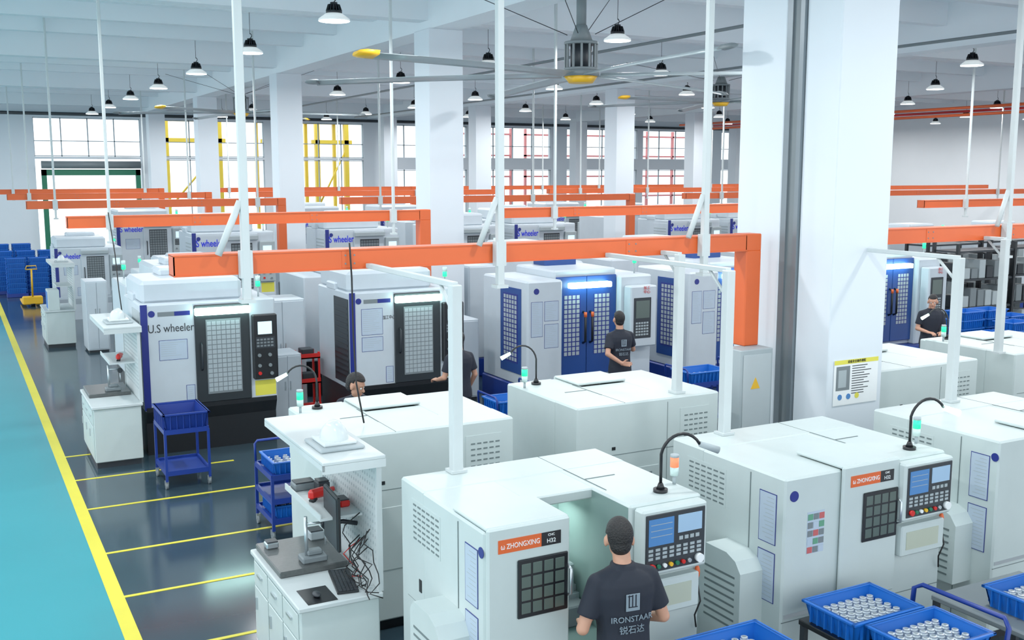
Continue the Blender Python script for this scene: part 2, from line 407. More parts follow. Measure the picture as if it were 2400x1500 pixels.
# ------------------------------------------------------------ CNC lathe
def lathe(x,y,rz,opened,label,tower=GLO,badge='side'):
    t=thing('cnc_lathe',(x,y,0),label,'lathe','white cnc lathes',rz)
    g=G()
    g.box(-.825,.825,.25,.66,.1,1.74,0,.015);g.box(-.825,-.27,-.66,.27,.1,1.735,0,.015);g.box(.24,.825,-.66,.27,.1,1.737,0,.015)
    g.box(-.29,.26,-.2,.27,1.66,1.733,0,.01);g.box(-.29,.26,-.65,.27,.1,.74,0,.01)
    g.box(-.275,-.268,-.64,.25,.74,1.72,1);g.box(.238,.245,-.64,.25,.74,1.72,1);g.box(-.27,.24,.243,.25,.74,1.66,1);g.box(-.27,.24,-.62,.25,.74,.75,1)
    g.box(-.78,.78,-.6,.6,0,.1,2)
    g.box(-.83,-.824,-.3,-.294,.15,1.7,3);g.box(-.75,.75,.655,.663,1.25,1.254,3);g.box(-.2,-.196,.655,.663,.15,1.7,3);g.box(.3,.55,-.02,-.01,1.737,1.741,3)
    g.box(-.826,-.822,.1,.55,.9,.903,3);g.box(.29,.294,-.3,.65,1.737,1.742,3);g.box(.242,.82,-.662,-.658,1.245,1.25,3);g.box(-.82,.82,-.663,-.659,.66,.665,3)
    g.obj('body',[WHITE,INTER,BLACK,SEAM],t)
    g=G();g.box(-.828,-.824,-.02,.46,1.34,1.64,1)
    for r in range(7):
        for c in range(6): 
            yy=.0+c*.075;zz=1.36+r*.04;g.box(-.831,-.826,yy,yy+.05,zz,zz+.012)
    g.obj('vent_louvers',[SEAM,WHITE],t)
    g=G();P=[(-.46,.5),(-.46,1.0),(-.4,1.08),(-.3,1.12),(-.06,1.12),(0,1.06),(0,.5)]
    g.prism(P,0,-1.04,-.825,0)
    for r in range(8):
        g.box(-1.043,-1.038,-.4,-.06,.56+r*.055,.575+r*.055,1)
    g.obj('vent_housing',[WHITE,SEAM],t)
    G().box(-.83,-.825,.3,.34,1.0,1.09,0).obj('latch',BLACK,t)
    G().box(.4,.44,.66,.664,1.3,1.33,0).obj('latch',BLACK,t)
    g=G();g.box(-.1,.55,.66,.668,.55,1.1,0,.004);g.box(-.02,.12,.668,.672,.9,1.04,1);g.box(-.01,.11,.672,.674,.91,1.03,2);g.obj('access_panel',[WHITE,GRAY,DARK],t)
    g=G();g.box(-.7,-.35,.66,.664,1.3,1.62,0)
    for r in range(5):
        for c in range(5): g.box(-.68+c*.06,-.64+c*.06,.663,.667,1.34+r*.05,1.352+r*.05,1)
    g.obj('rear_louvers',[WHITE,SEAM],t)
    sheet(t,0,-.826,-.58,-.40,1.22,1.6);sheet(t,0,-.826,-.58,-.40,.78,1.16)
    g=G()
    if badge=='side': g.cyl((-.826,-.625,1.6),(-.83,-.625,1.6),.035,n=20)
    else: g.cyl((-.74,-.66,1.6),(-.74,-.665,1.6),.04,n=20)
    g.obj('badge',NAVY,t)
    if badge!='side':
        g=G();g.box(-.605,-.44,-.662,-.66,1.145,1.46,1)
        for r in range(5):
            for c in range(3):g.box(-.6+c*.055,-.552+c*.055,-.665,-.661,1.15+r*.062,1.195+r*.062,(0,2,1,3,2)[(r*2+c)%5])
        g.obj('sticker_sheet',[mat('sticker_red',(190,90,90),.5),PAPER,GRAY,mat('sticker_green',(90,150,120),.5)],t)
    dx=-.82 if opened else -.3
    g=G();g.box(dx,dx+.58,-.70,-.665,.72,1.76,0,.012);g.box(dx,dx+.58,-.68,-.2,1.742,1.766,0,.008);d=g.obj('door',WHITE,t)
    g=G();g.box(dx+.2,dx+.56,-.715,-.70,1.16,1.54,0,.012)
    for r in range(4):
        for c in range(4):g.box(dx+.225+c*.08,dx+.29+c*.08,-.718,-.714,1.19+r*.084,1.26+r*.084,1,.003)
    g.obj('window',[BLACK,PANED],d)
    g=G();g.box(dx+.07,dx+.37,-.705,-.70,1.60,1.685,0);g.box(dx+.37,dx+.51,-.705,-.70,1.60,1.685,1);g.obj('sign_plate',[ORANGE,BLACK],d)
    text(d,'ω ZHONGXING',(dx+.222,-.706,1.64),FR,.046,WHT,sx=.82)
    text(d,'CNC',(dx+.44,-.706,1.666),FR,.022,WHT);text(d,'H32',(dx+.44,-.706,1.628),FR,.038,WHT)
    g=G();g.tube([(dx+.565,-.70,1.25),(dx+.565,-.74,1.27),(dx+.565,-.74,1.43),(dx+.565,-.70,1.45)],.01);g.obj('handle',STEEL,d)
    G().box(-.8,.26,-.664,-.655,.69,.72).obj('door_rail',STEEL,t)
    if opened:
        g=G();g.cyl((-.26,-.05,1.15),(-.12,-.05,1.15),.11,m=0,n=24);g.cyl((-.12,-.05,1.15),(-.06,-.05,1.15),.05,m=1)
        g.box(-.02,.2,-.05,.2,.9,1.15,1,.01);g.box(-.2,.22,-.2,.2,.75,.9,0,.01);g.tube([(-.2,.1,1.6),(-.1,0,1.45),(-.05,-.05,1.3)],.012,m=1)
        g.obj('spindle_chuck',[GRAY,STEEL],t)
        g=G()
        for k in range(9): g.box(-.26,.23,.2-.045*k,.24-.045*k,.76,.80+.045*(9-k),0,.004)
        for k in range(7): g.box(-.266,-.25,-.55+k*.1,-.47+k*.1,.8,1.5,1,.004)
        g.obj('way_cover',[STEEL,LGRAY],t)
        G().box(-.25,.2,.18,.235,1.58,1.63,0,.005).obj('light_strip',mat('dim_strip',(230,250,245),.4,emit=4),t)
        il=bpy.data.lights.new('machine_light','AREA');il.size=.3;il.energy=4;il.color=(.9,1,.97)
        io=bpy.data.objects.new('machine_light',il);COL.objects.link(io);io.parent=t;io.location=(0,.1,1.56)
    c=G().box(.27,.80,-.76,-.655,1.27,1.72,0,.015).obj('control_panel',WHITE,t)
    g=G();g.box(.295,.775,-.768,-.759,1.3,1.69,0,.004)
    g.box(.315,.515,-.772,-.767,1.48,1.66,1);g.box(.55,.745,-.772,-.767,1.54,1.66,2)
    for k in range(3): g.box(.33,.5,-.774,-.771,1.62-k*.04,1.624-k*.04,3)
    for r in range(3):
        for k in range(8): g.box(.315+k*.056,.35+k*.056,-.772,-.767,1.385+r*.028,1.403+r*.028,3)
    for k in range(4): g.box(.56+k*.045,.59+k*.045,-.772,-.767,1.49,1.515,3)
    g.obj('panel_face',[DARK,SCREEN,mat('screen_pale',(140,172,200),.3,emit=.25),LGRAY],c)
    for k in range(7):
        G().cyl((.34+k*.05,-.79,1.34),(.34+k*.05,-.766,1.34),.022 if k==0 else .014,n=12).obj('button',[RED,GREEN,WHT,YORG,GREEN,RED,STEEL][k],c)
    G().cyl((.72,-.80,1.345),(.72,-.766,1.345),.03,n=16).obj('hand_wheel',WHT,c)
    g=G();g.box(.3,.77,-.73,-.655,.98,1.22,0,.01);g.box(.35,.7,-.735,-.729,1.03,1.17,1);g.obj('tool_box',[WHITE,mat('beige_window',(180,188,170),.3)],t)
    g=G();g.sph((.78,-.69,1.2),(.02,.02,.05),0);g.tube([(.78,-.69,1.15),(.79,-.72,1.0),(.76,-.7,.9),(.79,-.68,.8)],.006,1);g.obj('air_plug',[ORANGE,CABLE],t)
    lx=.6
    g=G();g.cyl((lx,-.5,1.735),(lx,-.5,1.76),.05);g.cyl((lx,-.5,1.76),(lx,-.5,1.8),.03,.015)
    pts=[(lx,-.5,1.78)]
    for k in range(11):
        a=math.pi*(1-k/10*.85);pts.append((lx+.13+.13*math.cos(a)*1.0,-.5-.02*k/2,2.0+.14*math.sin(a)))
    g.tube(pts,.011 if rz==0 else .009);w=g.obj('work_lamp',BLACK,t)
    ex,ey,ez=pts[-1]
    g=G()
    if rz==0: g.cyl((ex,ey,ez),(ex+.13,ey-.04,ez-.05),.02,.026,n=12)
    else: g.cyl((ex,ey,ez),(ex+.09,ey-.03,ez-.05),.014,.02,n=12)
    g.obj('lamp_head',LGRAY if tower!=GLG else STRIP,w)
    g=G();q=.79;g.cyl((q,-.4,1.737),(q,-.4,1.80),.012,m=0);g.cyl((q,-.4,1.80),(q,-.4,1.86),.03,m=1);g.cyl((q,-.4,1.86),(q,-.4,1.93),.03,m=2);g.cyl((q,-.4,1.93),(q,-.4,1.95),.03,m=0)
    g.obj('signal_tower',[LGRAY,CLR,tower],t)
    return t
lathe(3.545,6.08,0,True,'white cnc lathe with open door and orange sign, operator in front',tower=GLO)
lathe(5.92,6.05,0,False,'white cnc lathe with closed door, sticker sheet and green signal light',tower=GLG,badge='front')
lathe(8.17,6.02,0,False,'white cnc lathe near the main column with orange signal',tower=GLO)
lathe(3.47,8.62,180,False,'white cnc lathe seen from behind next to shelf bench',tower=GLG)
lathe(5.78,8.62,180,False,'white cnc lathe seen from behind beside electrical cabinet',tower=GLG)
lathe(9.6,8.62,180,False,'white cnc lathe seen from behind beyond the main column',tower=GLG)
lathe(11.9,8.62,180,False,'white cnc lathe seen from behind',tower=GLG)
lathe(10.45,6.02,0,False,'white cnc lathe at the end of the row',tower=GLO)
def cpost(x,y,y2):
    p=thing('cable_post',(x,y,1.742),'white square cable duct rising from lathe top to tray','cable duct','white cable ducts')
    s=1 if y2>y else -1
    g=G();w=.04;g.box(-w,w,-w,w,0,1.36,0,.006);g.box(-.06,.06,-.06,.06,0,.02)
    g.box(-.026,.026,min(0,y2-y),max(0,y2-y),1.34,1.38,0,.004)
    g.tube([(0,0,1.12),(0,s*.24,1.34)],.014)
    g.obj('duct_tube',PWHITE,p)
cpost(3.12,6.66,8.38);cpost(5.54,6.6,8.38);cpost(8.22,6.55,7.64);cpost(6.19,8.1,8.38);cpost(10.95,8.1,8.38)
# ------------------------------------------------------------ machining centre A
def vmc(x,y,rz,label,sc=1,logo=False,lit=True,blackbase=True,named=True):
    t=thing('machining_center',(x,y,0),label,'machining center','white machining centers',rz,sc)
    g=G();g.box(-.92,.92,-.75,.75,.62,2.1,0,.02);g.box(-.88,.5,-.55,.75,2.08,2.4,0,.05);g.box(-.5,.3,.2,.7,2.38,2.5,0,.03);g.box(-.93,-.6,-.1,.3,2.08,2.2,0,.02);g.obj('body',VWHITE,t)
    g=G();g.prism([(-.7,.0),(-.7,.45),(-.78,.62),(-.78,.68),(.72,.68),(.72,0)],0,-.9,.9);g.obj('base',BLACK if blackbase else VWHITE,t)
    G().box(-.925,-.835,-.76,-.748,.64,2.1).obj('blue_stripe',NAVY,t)
    g=G();g.box(-.93,-.92,-.7,-.05,.7,2.0,0,.004)
    for k in range(14): g.box(-.933,-.929,-.66,-.08,.8+k*.08,.83+k*.08,1)
    g.obj('side_door',[DARK,BLACK] if blackbase and not named else [LGRAY,GRAY] if blackbase else [VWHITE,LGRAY],t)
    d=G().box(-.22,.54,-.785,-.75,.68,2.06,0,.01).obj('door',mat('door_slate',(34,40,44),.4) if blackbase else VWHITE,t)
    g=G();g.box(-.07,.41,-.79,-.784,.8,1.85,0)
    for r in range(15):
        for c in range(7): g.box(-.055+c*.066,.001+c*.066,-.793,-.789,.83+r*.067,.885+r*.067,1)
    g.obj('window',[GRAY if blackbase else DARK,PANE if blackbase else GRAY],d)
    g=G();g.tube([(-.14,-.785,1.15),(-.14,-.83,1.18),(-.14,-.83,1.5),(-.14,-.785,1.53)],.014);g.obj('handle',DARK,d)
    G().box(-.22,.54,-.86,-.79,1.92,2.02,0,.01).obj('light_strip',STRIP if lit else LGRAY,t)
    c=G().box(.57,.92,-.84,-.74,.95,1.88,0,.015).obj('control_panel',BLACK if blackbase else LGRAY,t)
    g=G();g.box(.64,.84,-.846,-.839,1.6,1.78,0);g.obj('screen',SCRW,c)
    g=G();g.box(.61,.88,-.842,-.839,1.4,1.56,1)
    for r in range(3):
        for k in range(5):g.box(.62+k*.05,.655+k*.05,-.846,-.841,1.42+r*.045,1.445+r*.045,0)
    g.obj('keypad',[GRAY,DARK],c)
    for k,(bx,bz,mm) in enumerate(((.65,1.3,GRAY),(.8,1.3,GRAY),(.65,1.15,GRAY),(.8,1.15,GRAY),(.65,1.04,RED),(.82,1.03,GRAY))):
        G().cyl((bx,-.865,bz),(bx,-.838,bz),.025,n=12).obj('button',mm,c)
    G().box(.6,.9,-.752,-.749,.7,.92).obj('warning_label',YLAB,t,label='yellow and white label')
    if named: sheet(t,1,-.75,-.7,-.32,1.32,1.6)
    else: sheet(t,1,-.75,-.74,-.4,1.45,1.85);sheet(t,1,-.75,-.74,-.4,1.2,1.42)
    sheet(t,1,-.75,-.36,-.24,.7,.95)
    g=G();g.cyl((-.78,-.75,1.97),(-.78,-.756,1.97),.045,n=20);g.obj('badge',NAVY,t)
    if logo:
        text(t,'S wheeler',(-.53,-.753,1.86),FR,.22,LOGOB,sx=.7)
    else:
        g=G();g.box(-.7,-.48,-.755,-.75,1.93,1.99,0);g.box(-.48,-.27,-.755,-.75,1.93,1.99,1);g.obj('sign_plate',[GRAY,NAVY],t)
        if named: text(t,'U.S wheeler',(-.53,-.753,1.76),FR,.16,DARK,sx=.78)
        else: text(t,'加工中心',(-.3,-.753,1.7),FR,.07,DARK,sx=.7)
    g=G();g.cyl((.75,-.5,2.1),(.75,-.5,2.25),.012,m=0);g.cyl((.75,-.5,2.25),(.75,-.5,2.33),.035,m=1);g.cyl((.75,-.5,2.33),(.75,-.5,2.4),.035,m=2);g.obj('signal_tower',[LGRAY,GLG,CLR],t)
    return t
v=vmc(3.12,15.45,0,'white machining center with black gridded door and blue stripe')
vmc(6.08,15.45,0,'white machining center with dark side louvers and notice sheets',named=False)
for x in (3.3,6.2): clone(v,(x,18.1,0),180,'white machining center seen from behind')
vb=vmc(6.35,27.6,0,'tall white machining center with blue lettering',1.12,True,False,False)
for x in (9.8,13.0,15.5,21,23.5): clone(vb,(x,27.6,0))
for x in (13.3,16.0,20.6): clone(vb,(x,30.6,0),180,'tall white machining center seen from behind')
clone(vb,(3.2,30.2,0),sc=.9)
for x in (5.6,11.3,14.3,21): clone(vb,(x,35.2,0),0)
vw=clone(vb,(4.1,22.2,0),180,'white machining center seen from behind');vw.scale=(.9,.9,.9)
def cabinet(x,y,w,d,h,label,name='storage_cabinet',m=VWHITE):
    t=thing(name,(x,y,0),label,'cabinet','storage cabinets')
    g=G();g.box(-w/2,w/2,-d/2,d/2,.05,h,0,.01);g.box(-w/2+.03,w/2-.03,-d/2+.03,d/2-.03,0,.05,1);g.obj('cabinet_body',[m,DARK],t)
    for s in(-1,1):
        dd=G().box(min(0,s*(w/2-.02))+.005,max(0,s*(w/2-.02))-.005,-d/2-.015,-d/2,.08,h-.03,0,.004).obj('door',m,t)
        G().box(s*.04-.008,s*.04+.008,-d/2-.03,-d/2-.015,h*.5,h*.62).obj('handle',STEEL,dd)
    return t
cabinet(4.62,16.75,.75,.7,1.85,'tall white coolant cabinet between machining centers')
cabinet(4.45,15.9,.45,.6,1.1,'low white coolant cabinet between machining centers')
cabinet(7.55,16.2,.6,.8,1.4,'white coolant cabinet between machining centers')
cabinet(2.7,24.3,.45,.8,1.55,'tall narrow white cabinet by the walkway')
t=thing('red_tool_trolley',(4.9,16.05,0),'red steel tool stand between machining centers','tool stand')
for sx in(-.15,.15):
    for sy in(-.15,.15): G().box(sx-.015,sx+.015,sy-.015,sy+.015,0,1.05).obj('leg',RED,t)
for z in(.15,.55,.95):
    g=G();g.box(-.17,.17,-.17,.17,z,z+.02);g.box(-.17,.17,-.17,-.155,z,z+.08);sh0=g.obj('shelf',RED,t)
    if z>.2: G().box(-.11,.09,-.1,.1,z+.02,z+.15,0,.01).obj('tool_case',DARK,sh0)
# ------------------------------------------------------------ blue and white machining centre
def bvmc(x,y,label,top=True,rz=0):
    t=thing('blue_machining_center',(x,y,0),label,'machining center','blue and white machining centers',rz)
    g=G();g.box(-1.27,-.6,-.8,.8,.35,2.12,0,.03);g.box(-.62,.62,-.55,.8,.35,2.25,0,.03);g.box(.6,1.27,-.7,.8,.35,2.12,0,.03)
    if top: g.box(-.3,.35,.3,.75,2.2,2.6,1,.03)
    else: g.box(-.4,.5,.0,.75,2.2,2.55,0,.04)
    g.obj('body',[VWHITE,MBLUE],t)
    g=G();g.box(-1.3,1.3,-.85,.8,0,.36,0,.02);g.obj('base',CBLUE,t)
    g=G();g.box(-1.282,-1.268,-.6,.12,.55,1.98,0,.004);g.box(-1.285,-1.281,-.5,.02,.72,1.88,2)
    for r in range(14):
        for c in range(5): g.box(-1.288,-1.283,-.46+c*.095,-.395+c*.095,.75+r*.08,.81+r*.08,1)
    g.obj('side_door',[MBLUE,PANE,NAVY],t)
    for sx in(-.6,0.0):
        d=G().box(sx+.005,sx+.595,-.6,-.55,.45,2.14,0,.01).obj('door',MBLUE,t)
        g=G();g.box(sx+.14,sx+.465,-.603,-.598,.79,1.83,1)
        for r in range(13):
            for c in range(4): g.box(sx+.15+c*.08,sx+.208+c*.08,-.606,-.601,.8+r*.08,.862+r*.08,0)
        g.obj('window',[PANE,NAVY],d)
        hx=sx+.53 if sx<0 else sx+.07
        g=G();g.tube([(hx,-.6,1.0),(hx,-.67,1.03),(hx,-.67,1.5),(hx,-.6,1.53)],.022,0);g.cyl((hx,-.67,1.45),(hx,-.67,1.53),.026,m=1);g.obj('handle',[BLACK,ORANGE],d)
    G().box(-.4,.4,-.76,-.62,1.95,2.04,0,.01).obj('light_strip',STRIP if top else LGRAY,t)
    c=G().box(.68,1.22,-.92,-.7,.9,1.95,0,.02).obj('control_panel',VWHITE,t)
    g=G();g.box(.74,1.1,-.93,-.915,1.05,1.75,0,.01);g.box(.78,1.06,-.935,-.929,1.4,1.7,1)
    for r in range(5):
        for k in range(5): g.box(.78+k*.055,.82+k*.055,-.935,-.929,1.1+r*.05,1.13+r*.05,2)
    g.obj('panel_face',[DARK,PANED,LGRAY],c)
    text(c,'加工\n中心',(1.0,-.932,1.88),FR,.07,RED)
    sheet(t,1,-.8,-1.2,-.98,1.2,1.78);sheet(t,1,-.8,-.95,-.68,1.45,1.78);sheet(t,1,-.8,-.95,-.68,1.0,1.4)
    G().cyl((-1.1,-.8,1.95),(-1.1,-.806,1.95),.05,n=20).obj('badge',NAVY,t)
    g=G();g.cyl((1.1,-.4,2.12),(1.1,-.4,2.3),.012,m=0);g.cyl((1.1,-.4,2.3),(1.1,-.4,2.42),.035,m=1);g.obj('signal_tower',[LGRAY,GLG],t)
    return t
b=bvmc(9.45,15.5,'white machining center with blue gridded doors and lit strip')
clone(b,(12.72,15.5,0));clone(b,(16.75,15.5,0))
bb=bvmc(9.8,18.4,'white machining center seen from behind',False,180)
for x in (13.0,16.6,22,25.2): clone(bb,(x,18.4+(1 if x>20 else 0),0),180)
# ------------------------------------------------------------ inspection benches
def bench(x,y,label):
    t=thing('inspection_bench',(x,y,0),label,'workbench','inspection benches')
    g=G();g.box(-.3,.3,-.64,.64,.08,.8,0,.01);g.box(-.28,.28,-.6,.6,0,.08,1);g.obj('cabinet_body',[WHITE,DARK],t)
    G().box(-.32,.32,-.67,.67,.8,.84,0,.008).obj('worktop',PWHITE,t)
    for k in range(3):
        d=G().box(-.31,-.3,-.6+k*.41,-.22+k*.41,.12,.56,0,.004).obj('door',WHITE,t)
        G().box(-.325,-.31,-.3+k*.41,-.28+k*.41,.38,.48).obj('handle',STEEL,d)
        d=G().box(-.31,-.3,-.6+k*.41,-.22+k*.41,.58,.77,0,.004).obj('drawer',WHITE,t)
        G().box(-.325,-.31,-.47+k*.41,-.35+k*.41,.68,.7).obj('handle',STEEL,d)
    for yy in(-.64,.62):
        G().box(.29,.33,yy,yy+.04,.84,1.85).obj('post',PWHITE,t)
    g=G();g.box(.3,.31,-.62,.62,.85,1.83,0)
    for r in range(14):
        for k in range(24): g.box(.298,.3,-.58+k*.05,-.568+k*.05,1.0+r*.055,1.02+r*.055,1)
    g.obj('back_panel',[PWHITE,LGRAY],t)
    g=G();g.box(-.12,.35,-.68,.85,1.85,1.875,0,.004);g.box(-.12,-.105,-.68,.85,1.81,1.85,0);g.box(-.12,.35,-.68,-.665,1.79,1.85,0);g.obj('top_shelf',PWHITE,t)
    g=G();g.box(-.02,.3,-.3,.62,1.32,1.34,0);g.box(-.03,-.02,-.3,.62,1.32,1.37,0);g.obj('shelf',PWHITE,t)
    return t
bn=bench(2.31,7.55,'white inspection bench with shelf, granite plate and monitor')
clone(bn,(1.8,15.0,0),label='white inspection bench beside machining center')
clone(bn,(2.05,25.6,0),label='white inspection bench by the walkway')
def surface_plate(x,y,z): 
    return tag(G().box(x-.27,x+.27,y-.36,y+.36,z,z+.05,0,.008).obj('surface_plate',GRANITE),'dark granite surface plate on the bench','surface plate','surface plates')
surface_plate(2.3,7.84,.84);surface_plate(1.79,15.3,.84)
def gauge(x,y,z,sc=1):
    t=thing('dial_gauge_stand',(x,y,z),'steel dial gauge stand on granite plate','gauge stand','gauge stands',sc=sc)
    g=G();g.box(-.1,.1,-.07,.07,0,.05,0,.01);g.box(-.05,.07,-.04,.04,.05,.09,0,.01);g.obj('stand_base',GRAY,t)
    g=G();g.cyl((-.05,0,.05),(-.05,0,.36),.014);g.cyl((-.05,0,.3),(.1,-.02,.3),.01);g.obj('column_rod',STEEL,t)
    g=G();g.cyl((.1,-.045,.28),(.1,-.01,.28),.035,n=20,m=0);g.cyl((.1,-.02,.25),(.1,-.02,.12),.007,m=1);g.obj('dial',[DARK,STEEL],t)
gauge(2.33,7.62,.89);gauge(1.85,15.1,.89)
t=thing('keyboard',(2.43,7.2,.842),'black computer keyboard on bench','keyboard',rz=80)
g=G();g.box(-.23,.23,-.08,.08,0,.018,0,.004);g.obj('keyboard_case',BLACK,t)
g=G()
for r in range(5):
    for k in range(16): g.box(-.218+k*.0272,-.196+k*.0272,-.068+r*.027,-.046+r*.027,.016,.024)
g.obj('keys',DARK,t)
tag(G().box(2.07,2.29,6.91,7.2,.84,.844).obj('mouse_pad',BLACK),'black mouse pad on bench','mouse pad')
tag(G().sph((2.17,7.03,.862),(.03,.05,.018)).obj('computer_mouse',DARK),'dark computer mouse on pad','mouse')
t=thing('monitor',(2.40,7.33,1.1),'thin black monitor seen nearly edge-on fixed to bench panel','monitor',rz=-94)
g=G();g.box(-.2,.2,-.014,.014,.0,.42,0,.008);g.obj('monitor_case',BLACK,t)
G().box(-.185,.185,-.018,-.013,.02,.4).obj('screen',DARK,t)
g=G();g.tube([(0,.014,.17),(0,.08,.17),(0,.19,.14)],.018);g.obj('bracket',DARK,t)
def reddev(x,y,z,rz=0):
    t=thing('red_air_gun',(x,y,z),'red handheld tool on shelf','tool','red tools',rz)
    g=G();g.box(-.1,.06,-.03,.03,.02,.1,0,.02);g.cyl((.05,0,.06),(.14,0,.06),.02,m=0);g.obj('tool_body',RED,t)
    g=G();g.cyl((-.04,0,.03),(-.08,0,.0),.025);g.obj('grip',BLACK,t)
reddev(2.42,7.7,1.34,20);reddev(1.93,14.9,1.34,70)
def gbox(x,y,z,a,b,c,m,name,label,cat): 
    g=G();g.box(-a,a,-b,b,0,c,0,.01);g.box(-a*.9,a*.9,-b*.9,b*.9,c,c+.01,1,.003);o=g.obj(name,[m,DARK]);o.location=(x,y,z);return tag(o,label,cat)
gbox(2.40,8.05,1.34,.09,.07,.06,GRAY,'parts_box','gray parts box on shelf','box')
gbox(2.50,7.88,1.34,.05,.06,.1,DARK,'parts_box','small dark parts box on shelf','box')
gbox(2.54,7.5,1.34,.04,.07,.05,RED,'parts_box','small red tool box on shelf','box')
gbox(2.12,8.05,.89,.05,.05,.05,STEEL,'gauge_block_box','steel gauge block case on plate','box')
gbox(2.5,8.1,.89,.06,.07,.07,LGRAY,'parts_box','light gray parts box on plate','box')
def cover(x,y,z,s=1):
    t=thing('covered_instrument',(x,y,z),'rounded milky plastic cover on thin tray on shelf','plastic cover','covers on shelves',sc=s)
    g=G();g.box(-.17,.17,-.2,.2,0,.03,0,.01);g.obj('tray_base',LGRAY,t)
    def q(d): return 1+.04*math.sin(7*d[0]+5*d[1])
    g=G();g.sph((0,.0,.06),(.10,.14,.13),fn=q,n=20,k=12);g.box(-.13,.13,-.15,.15,.03,.06,0,.01);g.obj('cover_dome',TRANS,t)
cover(2.42,7.3,1.875);cover(1.92,14.8,1.875);cover(2.17,25.4,1.875,.8)
g=G()
for k in range(11):
    pts=[(2.58+R.uniform(-.03,.01),7.1+R.uniform(-.12,.22),1.25+R.uniform(-.12,.1))]
    for q in range(7):
        p=pts[-1];pts.append((2.54+R.uniform(-.1,.04),p[1]+R.uniform(-.08,.06),max(.86,p[2]-.065)))
    g.tube(pts,.0045,n=6,m=1 if k==4 else 0)
tag(g.obj('cable_bundle',[CABLE,RED]),'tangled black cables hanging behind monitor','cables')
def cable(pts,label='black cable hanging from tray'):
    tag(G().tube(pts,.008).obj('hanging_cable',CABLE),label,'cable','hanging cables')
cable([(2.95,8.37,3.3),(2.96,8.36,3.0),(2.97,8.38,2.5),(2.98,8.36,2.1),(3.02,8.3,1.76)])
cable([(2.05,16.2,3.3),(2.1,16.1,2.7),(2.1,15.9,2.2),(2.1,15.7,1.9)])
t=thing('computer_tower',(1.93,25.2,.84),'blue and white desktop computer tower on bench','computer')
G().box(-.12,.12,-.25,.25,0,.45,0,.01).obj('computer_case',WHITE,t);G().box(-.125,-.12,-.2,.2,.04,.41).obj('front_panel',BLUE,t)
# ------------------------------------------------------------ crates, carts
def crate_mesh(L=.55,W=.42,H=.16):
    g=G();t=.012;o=.03
    g.box(-L/2+o,L/2-o,-W/2+o,W/2-o,0,.01,0)
    for s in(-1,1):
        for ax in(0,1):
            if ax==0:
                a0=s*(L/2-o);a1=s*L/2
                vs=[(a0,-W/2+o,0),(a0,W/2-o,0),(a1,W/2,H),(a1,-W/2,H),(a0-s*t,-W/2+o,0),(a0-s*t,W/2-o,0),(a1-s*t,W/2,H),(a1-s*t,-W/2,H)]
            else:
                a0=s*(W/2-o);a1=s*W/2
                vs=[(-L/2+o,a0,0),(L/2-o,a0,0),(L/2,a1,H),(-L/2,a1,H),(-L/2+o,a0-s*t,0),(L/2-o,a0-s*t,0),(L/2,a1-s*t,H),(-L/2,a1-s*t,H)]
            g.add(vs,[(0,1,2,3),(7,6,5,4),(0,4,5,1),(1,5,6,2),(2,6,7,3),(3,7,4,0)])
        g.box(-L/2-.015,L/2+.015,s*W/2-.015,s*W/2+.015,H-.02,H,0,.004);g.box(s*L/2-.015,s*L/2+.015,-W/2-.015,W/2+.015,H-.02,H,0,.004)
        for k in range(9):
            x=-L/2+.06+k*(L-.12)/8;g.box(x-.004,x+.004,s*(W/2-.012),s*(W/2+.008),.02,H-.02)
        for k in range(6):
            y=-W/2+.06+k*(W-.12)/5;g.box(s*(L/2-.012),s*(L/2+.008),y-.004,y+.004,.02,H-.02)
    return g.mesh('crate',[BLUE])
CM=crate_mesh()
def crate(x,y,z,rz=0,label='bright blue ribbed plastic crate',group='blue crates',sc=(1,1,1)):
    o=bpy.data.objects.new('crate',CM);COL.objects.link(o);o.location=(x,y,z);o.rotation_euler=(0,0,math.radians(rz));o.scale=sc
    return tag(o,label,'crate',group)
def part_mesh():
    g=G();n=16
    prof=[(.028,0),(.028,.05),(.025,.054),(.023,.054),(.023,.068),(.016,.07),(.014,.05)]
    g.loft([[(r*math.cos(2*math.pi*k/n),r*math.sin(2*math.pi*k/n),z) for k in range(n)] for r,z in prof],0,sm=False)
    g.cyl((0,0,.05),(0,0,.052),.013,m=1,n=10)
    return g.mesh('part',[mat('bright_steel',(214,222,226),.35,.5),DARK])
PM=part_mesh()
def fill(cx,cy,z,nx,ny,rz=0,L=.42,W=.29,jit=.0):
    c,s=math.cos(math.radians(rz)),math.sin(math.radians(rz))
    for i in range(nx):
        for j in range(ny):
            x=-L/2+L*i/(nx-1)+R.uniform(-jit,jit);y=-W/2+W*j/(ny-1)+R.uniform(-jit,jit)
            o=bpy.data.objects.new('machined_part',PM);COL.objects.link(o);o.location=(cx+c*x-s*y,cy+s*x+c*y,z)
            tag(o,'small turned silver metal part standing in crate','metal part','machined parts in crates')
